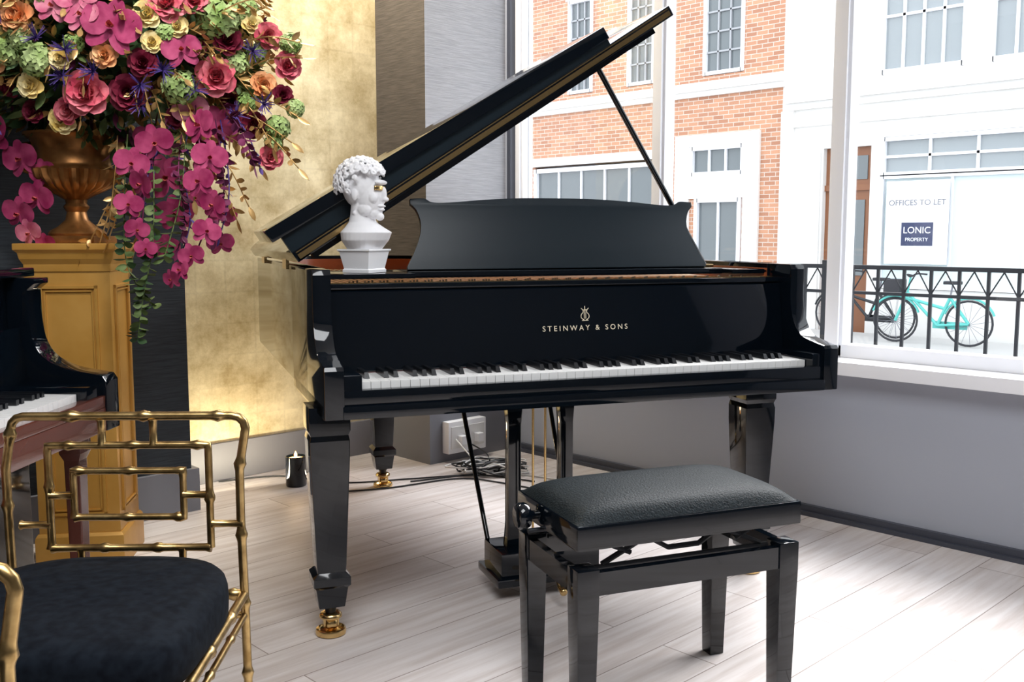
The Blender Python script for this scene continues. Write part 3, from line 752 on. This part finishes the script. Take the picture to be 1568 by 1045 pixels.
for i in range(80):
    th_=random.uniform(-1.3,1.5) if i<60 else random.uniform(1.6,5); z=random.uniform(-.6,.9); r_=math.sqrt(1-z*z)
    d=Vector((r_*math.cos(th_-.6),-abs(r_*math.sin(th_-.6)) if i%3 else r_*math.sin(th_-.6)*.6,z))
    p=surf(d,.8); e=surf(d,1.2)+Vector((0,0,-.03))
    if not okp(e): continue
    spray([p,surf(d,1.02)+Vector((0,0,.02)),e],10,.048,.017,8)
for (x,z,ex_,ez) in [(.58,1.60,.80,1.64),(.58,1.52,.78,1.46),(.58,1.46,.78,1.30),(.5,1.72,.74,1.80),(.47,1.40,.62,1.18),(.46,1.34,.58,1.14),(.28,1.35,.23,1.10),(.22,1.32,.14,1.06),(.30,1.35,.24,1.0),(.5,1.5,.76,1.38),(.58,1.68,.80,1.68),(.5,1.42,.66,1.30),(.55,1.56,.70,1.36),(.22,1.4,.20,1.14),(.3,1.4,.18,1.08),(.25,1.34,.09,1.03),(.45,1.5,.55,1.28),(.4,1.45,.46,1.2)]:
    y=fy(x,z,.03); spray([(x-.02,y,z),((x+ex_)/2-.01,y-.03,(z+ez)/2+.02),(ex_-.02,y-.04,ez)],12,.052,.018,8)
def trail(P,kind):
    pts=catmull(P,8)
    if kind=='ivy':
        v,f=sweep_data(pts,.002,5); put(v,f,10,Matrix())
        for i in range(2,len(pts),1):
            for s_ in(-1,1): leaf(pts[i],Vector((s_,-.4,random.uniform(-.6,.3))),random.uniform(.025,.040),.024,random.choice([0,10,10]))
    if kind=='orchid':
        v,f=sweep_data(pts,.0025,5); put(v,f,11,Matrix())
        for i in range(4,len(pts),4):
            R=.060*(1.05-.5*i/len(pts)); orchid(pts[i]+Vector((random.uniform(-.035,.035),-.03,0)),Vector((random.uniform(-.6,.7),-1,random.uniform(-.3,.3))),R,random.choice([1,1,1,12]))
    if kind=='plum':
        spray(P,26,.042,.024,11); spray([Vector(p)+Vector((.01,.02,0)) for p in P],12,.03,.012,6)
S=.027
def tr(L,k): trail([(x+S,y,z) for x,y,z in L],k)
tr([(.30,-.18,1.42),(.33,-.28,1.20),(.33,-.31,1.05),(.30,-.32,.90),(.28,-.32,.78)],'ivy')
tr([(.22,-.18,1.40),(.24,-.28,1.18),(.25,-.30,1.0),(.32,-.30,.88)],'ivy')
tr([(.40,-.18,1.40),(.41,-.28,1.20),(.36,-.30,1.02)],'ivy')
tr([(.30,-.18,1.42),(.31,-.29,1.30),(.31,-.31,1.18),(.29,-.31,1.05)],'orchid')
tr([(.42,-.14,1.50),(.47,-.26,1.32),(.50,-.28,1.18),(.45,-.29,1.03),(.40,-.29,.96)],'orchid')
tr([(.48,-.14,1.45),(.52,-.22,1.32),(.53,-.25,1.20),(.50,-.26,1.08)],'plum')
tr([(.38,-.16,1.40),(.40,-.26,1.28),(.42,-.28,1.14),(.40,-.29,1.05)],'plum')
tr([(.50,-.14,1.5),(.58,-.20,1.40),(.62,-.22,1.30)],'plum')
tr([(.34,-.16,1.45),(.30,-.26,1.3),(.27,-.28,1.16)],'plum')
tr([(-.26,-.16,1.42),(-.25,-.27,1.26),(-.20,-.29,1.16),(-.17,-.29,1.08)],'orchid')
tr([(-.26,-.16,1.42),(-.24,-.28,1.22),(-.19,-.29,1.06)],'ivy')
tr([(-.28,-.18,1.42),(-.28,-.28,1.25),(-.24,-.3,1.10)],'plum')
tr([(-.20,-.18,1.44),(-.20,-.28,1.30),(-.18,-.3,1.18)],'plum')
me=bpy.data.meshes.new('flowers'); me.from_pydata([tuple(v) for v in FV],[],FF)
for m in FM: me.materials.append(m)
me.polygons.foreach_set('material_index',FI); me.update()
fl=bpy.data.objects.new('flower_arrangement',me); COL.objects.link(fl)
for p in me.polygons: p.use_smooth=True
fl.location=C(PX,PY); fl.rotation_euler=(0,0,A)

# ------------------------------------------------------------------ candle, cables
ca=root('pillar_candle',C(-.945,4.20),0)
lathe('holder',[(.042,0),(.045,.004),(.045,.130),(.041,.132),(.038,.112)],M_black,ca)
lathe('wax',[(.037,.10),(.037,.120),(.004,.122)],M_wax,ca)
lathe('flame',[(.001,.122),(.006,.130),(.007,.138),(.001,.152)],M_wax,ca,seg=12)
cb=root('cable_bundle',C(-.25,4.35),YAW)
def cab(P,m,r=.0035): tube('cable',catmull([(x,y,r+.001+z) for x,y,z in P],8),r,m,cb,6)
cab([(-1.05,-.1,0),(-.8,.0,0),(-.5,-.12,0),(-.2,-.05,0),(.1,.02,0),(.35,-.1,0)],M_iron)
cab([(-.6,-.3,0),(-.3,-.22,0),(0,-.05,0),(.2,-.12,0),(.5,-.35,0)],M_iron)
for k in range(10):
    P=[]
    for i in range(12):
        a=i*1.1+k; P.append((.10+.11*math.cos(a)+random.uniform(-.05,.05)+.012*k,.06+.06*math.sin(a)+random.uniform(-.03,.03),random.uniform(0,.06)))
    cab(P,M_iron if k%3 else M_cablew,.0034)
cab([(-.02,.28,.11),(.06,.16,.05),(.12,.10,.0),(.35,.0,0),(.5,-.1,0)],M_cablew)
cab([(.05,.24,.10),(.14,.14,.06),(.10,.08,.0),(.0,.0,0),(-.2,-.1,0)],M_iron)

# ------------------------------------------------------------------ exterior
ZS=-.68
box('street_ground',XW+.2,16.4,-14,34,ZS-.2,ZS,M_street,bev=0)
box('pavement_far',13.9,15.84,-14,34,ZS,ZS+.12,M_pave,bev=0)
box('pavement_near',XW+.2,5.6,-14,34,ZS,ZS+.12,M_pave,bev=0)
rl=root('street_railing',(4.45,0,0))
boxes('kerb_plinth',[(-.08,.08,-3,7,ZS+.12,-.05)],M_whiteext,rl)
L_=[(-.014,.014,-3,7,.930,.950),(-.009,.009,-3,7,.81,.825),(-.012,.012,-3,7,.02,.045)]
y=-3.0; i=0
bars=[]
while y<7:
    if i%10==3: bars.append((-.025,.025,y-.025,y+.025,-.05,.97))
    else: bars.append((-.0065,.0065,y-.0065,y+.0065,-.05,.93))
    y+=.125; i+=1
boxes('rails_and_bars',L_+bars,M_iron,rl)
hd=[sweep_data([(0,y_+.0,.82),(0,y_+.0625,.93)],.0035,5) for y_ in [-3+.125*k for k in range(79)]]+[sweep_data([(0,y_+.125,.82),(0,y_+.0625,.93)],.0035,5) for y_ in [-3+.125*k for k in range(79)]]
vs,fs=merge(hd); add('lattice_band',mesh('lat',vs,fs),M_iron,rl,smooth=False)

XF=16.0
def fwin(parent,y0,y1,z0,z1,nx,nz,tag,fm=M_white,glass=None,t=.06,bm_=None,bw=.022):
    box('glass_'+tag,XF+.04,XF+.07,y0,y1,z0,z1,glass or M_dglass,parent,0)
    L=[(XF-.04,XF+.04,y0-t,y0+t*.3,z0-t,z1+t),(XF-.04,XF+.04,y1-t*.3,y1+t,z0-t,z1+t),(XF-.04,XF+.04,y0,y1,z1-t*.3,z1+t),(XF-.04,XF+.04,y0,y1,z0-t,z0+t*.3)]
    B=[]
    for i in range(1,nx):
        c=y0+(y1-y0)*i/nx; B.append((XF,XF+.04,c-bw,c+bw,z0,z1))
    for i in range(1,nz):
        c=z0+(z1-z0)*i/nz; B.append((XF,XF+.04,y0,y1,c-bw,c+bw))
    boxes('frame_'+tag,L,fm,parent)
    if B: boxes('bars_'+tag,B,bm_ or fm,parent)
def fac_wall(name,parent,y0,y1,z0,z1,holes,m):
    ys=sorted(set([y0,y1]+[h[0] for h in holes]+[h[1] for h in holes])); zs=sorted(set([z0,z1]+[h[2] for h in holes]+[h[3] for h in holes]))
    L=[]
    for a,b in zip(ys,ys[1:]):
        for c,d in zip(zs,zs[1:]):
            if any(h[0]<=(a+b)/2<=h[1] and h[2]<=(c+d)/2<=h[3] for h in holes): continue
            L.append((XF,XF+.3,a,b,c,d))
    boxes(name,L,m,parent)
bb=root('brick_building')
up_w=[(10.38,11.28),(12.45,13.15),(14.1,14.8),(16.3,17.0),(18.2,18.9)]
holes=[(a,b,4.12,6.1) for a,b in up_w]+[(a,b,6.9,8.2) for a,b in up_w]
holes+=[(10.31,11.55,2.23,2.80),(10.36,11.42,ZS,1.80),(12.35,15.8,.2,2.62),(16.4,20,.2,2.62)]
fac_wall('brickwork',bb,9.55,30,ZS,8.6,holes,M_brick)
for i,(a,b) in enumerate(up_w):
    fwin(bb,a+.05,b-.05,4.18,6.04,3,5,'up%d'%i,bm_=M_bar,bw=.016,t=.05); fwin(bb,a+.05,b-.05,6.96,8.14,3,4,'top%d'%i,bm_=M_bar,bw=.016)
    boxes('lintel_%d'%i,[(XF-.03,XF,a-.08,b+.08,6.1,6.3)],M_whiteext,bb)
boxes('string_course',[(XF-.14,XF,9.5,30,3.84,4.0),(XF-.07,XF,9.5,30,3.74,3.84),(XF-.1,XF,9.5,30,6.5,6.62)],M_whiteext,bb)
fwin(bb,10.37,11.49,2.29,2.74,3,1,'mid'); fwin(bb,10.42,11.36,ZS+.1,1.74,2,1,'ground')
boxes('door_surround',[(XF-.06,XF,9.98,10.31,ZS,3.02),(XF-.06,XF,11.55,11.88,ZS,3.02),(XF-.06,XF,10.31,11.55,2.80,3.02),(XF-.05,XF,10.31,11.55,1.80,2.23)],M_whiteext,bb)
fwin(bb,12.42,15.75,.26,2.5,5,1,'shop',t=.07); fwin(bb,16.45,19.95,.26,2.5,5,1,'shop2',t=.07)
boxes('shop_fascia',[(XF-.10,XF,12.2,20.2,2.62,2.80),(XF-.05,XF,12.2,12.35,ZS,2.62)],M_whiteext,bb)
box('interior_backing',XF+.31,XF+.35,9.55,30,ZS,8.6,M_trim,bb,0)
wb=root('white_building')
uw=[(6.35,7.75),(4.6,6.0),(2.85,4.25),(1.1,2.5),(-.65,.75)]
holes=[(a,b,3.75,5.6) for a,b in uw]+[(a,b,6.3,7.9) for a,b in uw]+[(7.85,8.72,ZS,2.60),(5.3,7.66,.2,2.72),(2.0,5.1,.2,2.72)]
fac_wall('render_wall',wb,-10,9.55,ZS,8.6,holes,M_whiteext)
for i,(a,b) in enumerate(uw):
    fwin(wb,a+.05,b-.05,3.80,5.55,4,2,'up%d'%i,glass=M_pglass); fwin(wb,a+.05,b-.05,6.35,7.85,4,2,'top%d'%i,glass=M_pglass)
boxes('cornices',[(XF-.16,XF,-10,9.45,3.42,3.58),(XF-.08,XF,-10,9.45,3.30,3.42),(XF-.06,XF,-10,9.45,3.0,3.06)],M_whiteext,wb)
boxes('corner_pilaster',[(XF-.05,XF,9.30,9.55,ZS,3.3),(XF-.05,XF,8.75,8.95,ZS,2.9)],M_whiteext,wb)
boxes('entrance_door',[(XF+.12,XF+.16,7.85,8.72,ZS,2.6)],M_door,wb)
boxes('entrance_door_glazing',[(XF+.10,XF+.12,7.98,8.22,.4,1.7),(XF+.10,XF+.12,8.35,8.59,.4,1.7),(XF+.10,XF+.12,7.95,8.62,2.05,2.45)],M_dglass,wb)
boxes('entrance_door_rails',[(XF+.08,XF+.12,8.26,8.31,ZS,1.9),(XF+.07,XF+.12,7.85,8.72,1.86,1.96)],M_door,wb)
for j,(a,b) in enumerate([(5.35,7.61),(2.05,5.05)]):
    fwin(wb,a,b,2.12,2.66,3,2,'transom%d'%j,t=.05,glass=M_pglass); fwin(wb,a,b,.26,2.04,2,1,'panel%d'%j,glass=M_frost,t=.05)
sg=root('letting_sign',(XF-.06,7.0,0))
box('board',-.015,.0,-.52,.52,.62,1.98,M_white,sg,.004)
box('name_block',-.022,-.015,-.28,.24,.92,1.30,M_navytext,sg,0)
text('heading','OFFICES TO LET',.13,(-.02,-.0,1.62),(rad(90),0,rad(-90)),M_trim,sg,.002)
text('agent','LONIC',.15,(-.026,-.02,1.17),(rad(90),0,rad(-90)),M_white,sg,.002)
text('agent_line','PROPERTY',.08,(-.026,-.02,1.02),(rad(90),0,rad(-90)),M_white,sg,.002)
box('interior_backing',XF+.31,XF+.35,-10,9.55,ZS,8.6,M_trim,wb,0)
def bike(name,x,y,rz,m,zb_):
    b=root(name,(x,y,zb_),rz); R=.33
    def wheel(tag,cy):
        tube('tyre_'+tag,[(0,cy+R*math.cos(rad(a)),R+.022+R*math.sin(rad(a))) for a in range(0,360,12)],.017,M_rubber,b,8,True)
        vs,fs=merge([sweep_data([(0,cy,R),(0,cy+R*math.cos(rad(a)),R+R*math.sin(rad(a)))],.003,4) for a in range(0,360,24)]); add('spokes_'+tag,mesh('sp',vs,fs),M_trim,b,smooth=False)
        tube('mudguard_'+tag,[(0,cy+(R+.04)*math.cos(rad(a)),R+.022+(R+.04)*math.sin(rad(a))) for a in range(20,170,10)],.018,m,b,6)
    wheel('rear',-.53); wheel('front',.55)
    bbk=(0,-.08,.30); seat=(0,-.25,.72); head=(0,.38,.78)
    for i,(p,q) in enumerate([(bbk,seat),(bbk,head),((0,-.20,.55),(0,.40,.70)),(bbk,(0,-.53,.34)),(seat,(0,-.53,.34)),(head,(0,.55,.34))]): tube('frame_tube_%d'%i,[p,q],.024,m,b,8)
    tube('seat_post',[seat,(0,-.28,.92)],.014,M_trim,b,8); box('saddle',-.07,.07,-.40,-.16,.92,.97,M_rubber,b,.02)
    tube('stem',[head,(0,.34,1.02)],.016,m,b,8); tube('handlebar',catmull([(-.30,.20,1.05),(-.2,.32,1.06),(0,.34,1.02),(.2,.32,1.06),(.30,.20,1.05)],4),.013,M_rubber,b,8)
    box('chain_guard',.03,.05,-.5,0,.25,.36,m,b,.01); box('basket',-.15,.15,.45,.70,.75,.98,M_rubber,b,.02)
bike('bicycle',14.8,6.2,4,M_teal,ZS+.122); bike('bicycle.001',15.25,7.5,-3,M_iron,ZS+.122)

# ------------------------------------------------------------------ lights, world
wld=bpy.data.worlds.new('sky'); scene.world=wld; wld.use_nodes=True
bg=wld.node_tree.nodes['Background']; bg.inputs['Color'].default_value=(.89,.945,1.0,1); bg.inputs['Strength'].default_value=2.4
def light(name,kind,loc,energy,color=(1,1,1),target=None,**kw):
    l=bpy.data.lights.new(name,kind); l.energy=energy; l.color=color
    for k,v in kw.items(): setattr(l,k,v)
    o=bpy.data.objects.new(name,l); COL.objects.link(o); o.location=loc
    if target is not None: o.rotation_euler=(Vector(target)-Vector(loc)).to_track_quat('-Z','Y').to_euler()
    return o
sun=light('sun','SUN',(8,4,9),7.8,(1,.985,.98),target=(8-1.0,4-.10,9-.95),angle=rad(50))
light('ceiling_fill','AREA',(.2,.2,ZC-.03),85,(.96,.98,1),target=(.2,.2,0),shape='RECTANGLE',size=2.2,size_y=1.6)  # added fill light to lift the room, not a known fixture
light('niche_wall_washer','AREA',(2.3,3.55,ZC-.05),48,(1,.93,.80),target=(2.3,4.0,1.9),shape='RECTANGLE',size=1.0,size_y=.15)
light('pedestal_spot','SPOT',(.9,1.6,ZC-.05),150,(1,.96,.90),target=C(PX,PY,1.35),spot_size=rad(50),spot_blend=.6,shadow_soft_size=.15)
light('niche_uplight','AREA',(2.05,3.72,.03),4.5,(1,.88,.62),target=(2.1,3.99,.6),shape='RECTANGLE',size=.6,size_y=.06)
light('candle_glow','POINT',C(-.945,4.20,.17),.8,(1,.7,.4),shadow_soft_size=.02)

cam=bpy.data.cameras.new('camera'); co=bpy.data.objects.new('camera',cam); COL.objects.link(co)
co.location=(0,0,1.09); co.rotation_euler=(rad(90-6.16),0,A); cam.lens=36*1500/1568; cam.clip_start=.05
scene.camera=co
scene.view_settings.view_transform='Standard'
scene.view_settings.look='None'
scene.view_settings.exposure=0.38
print('DONE')
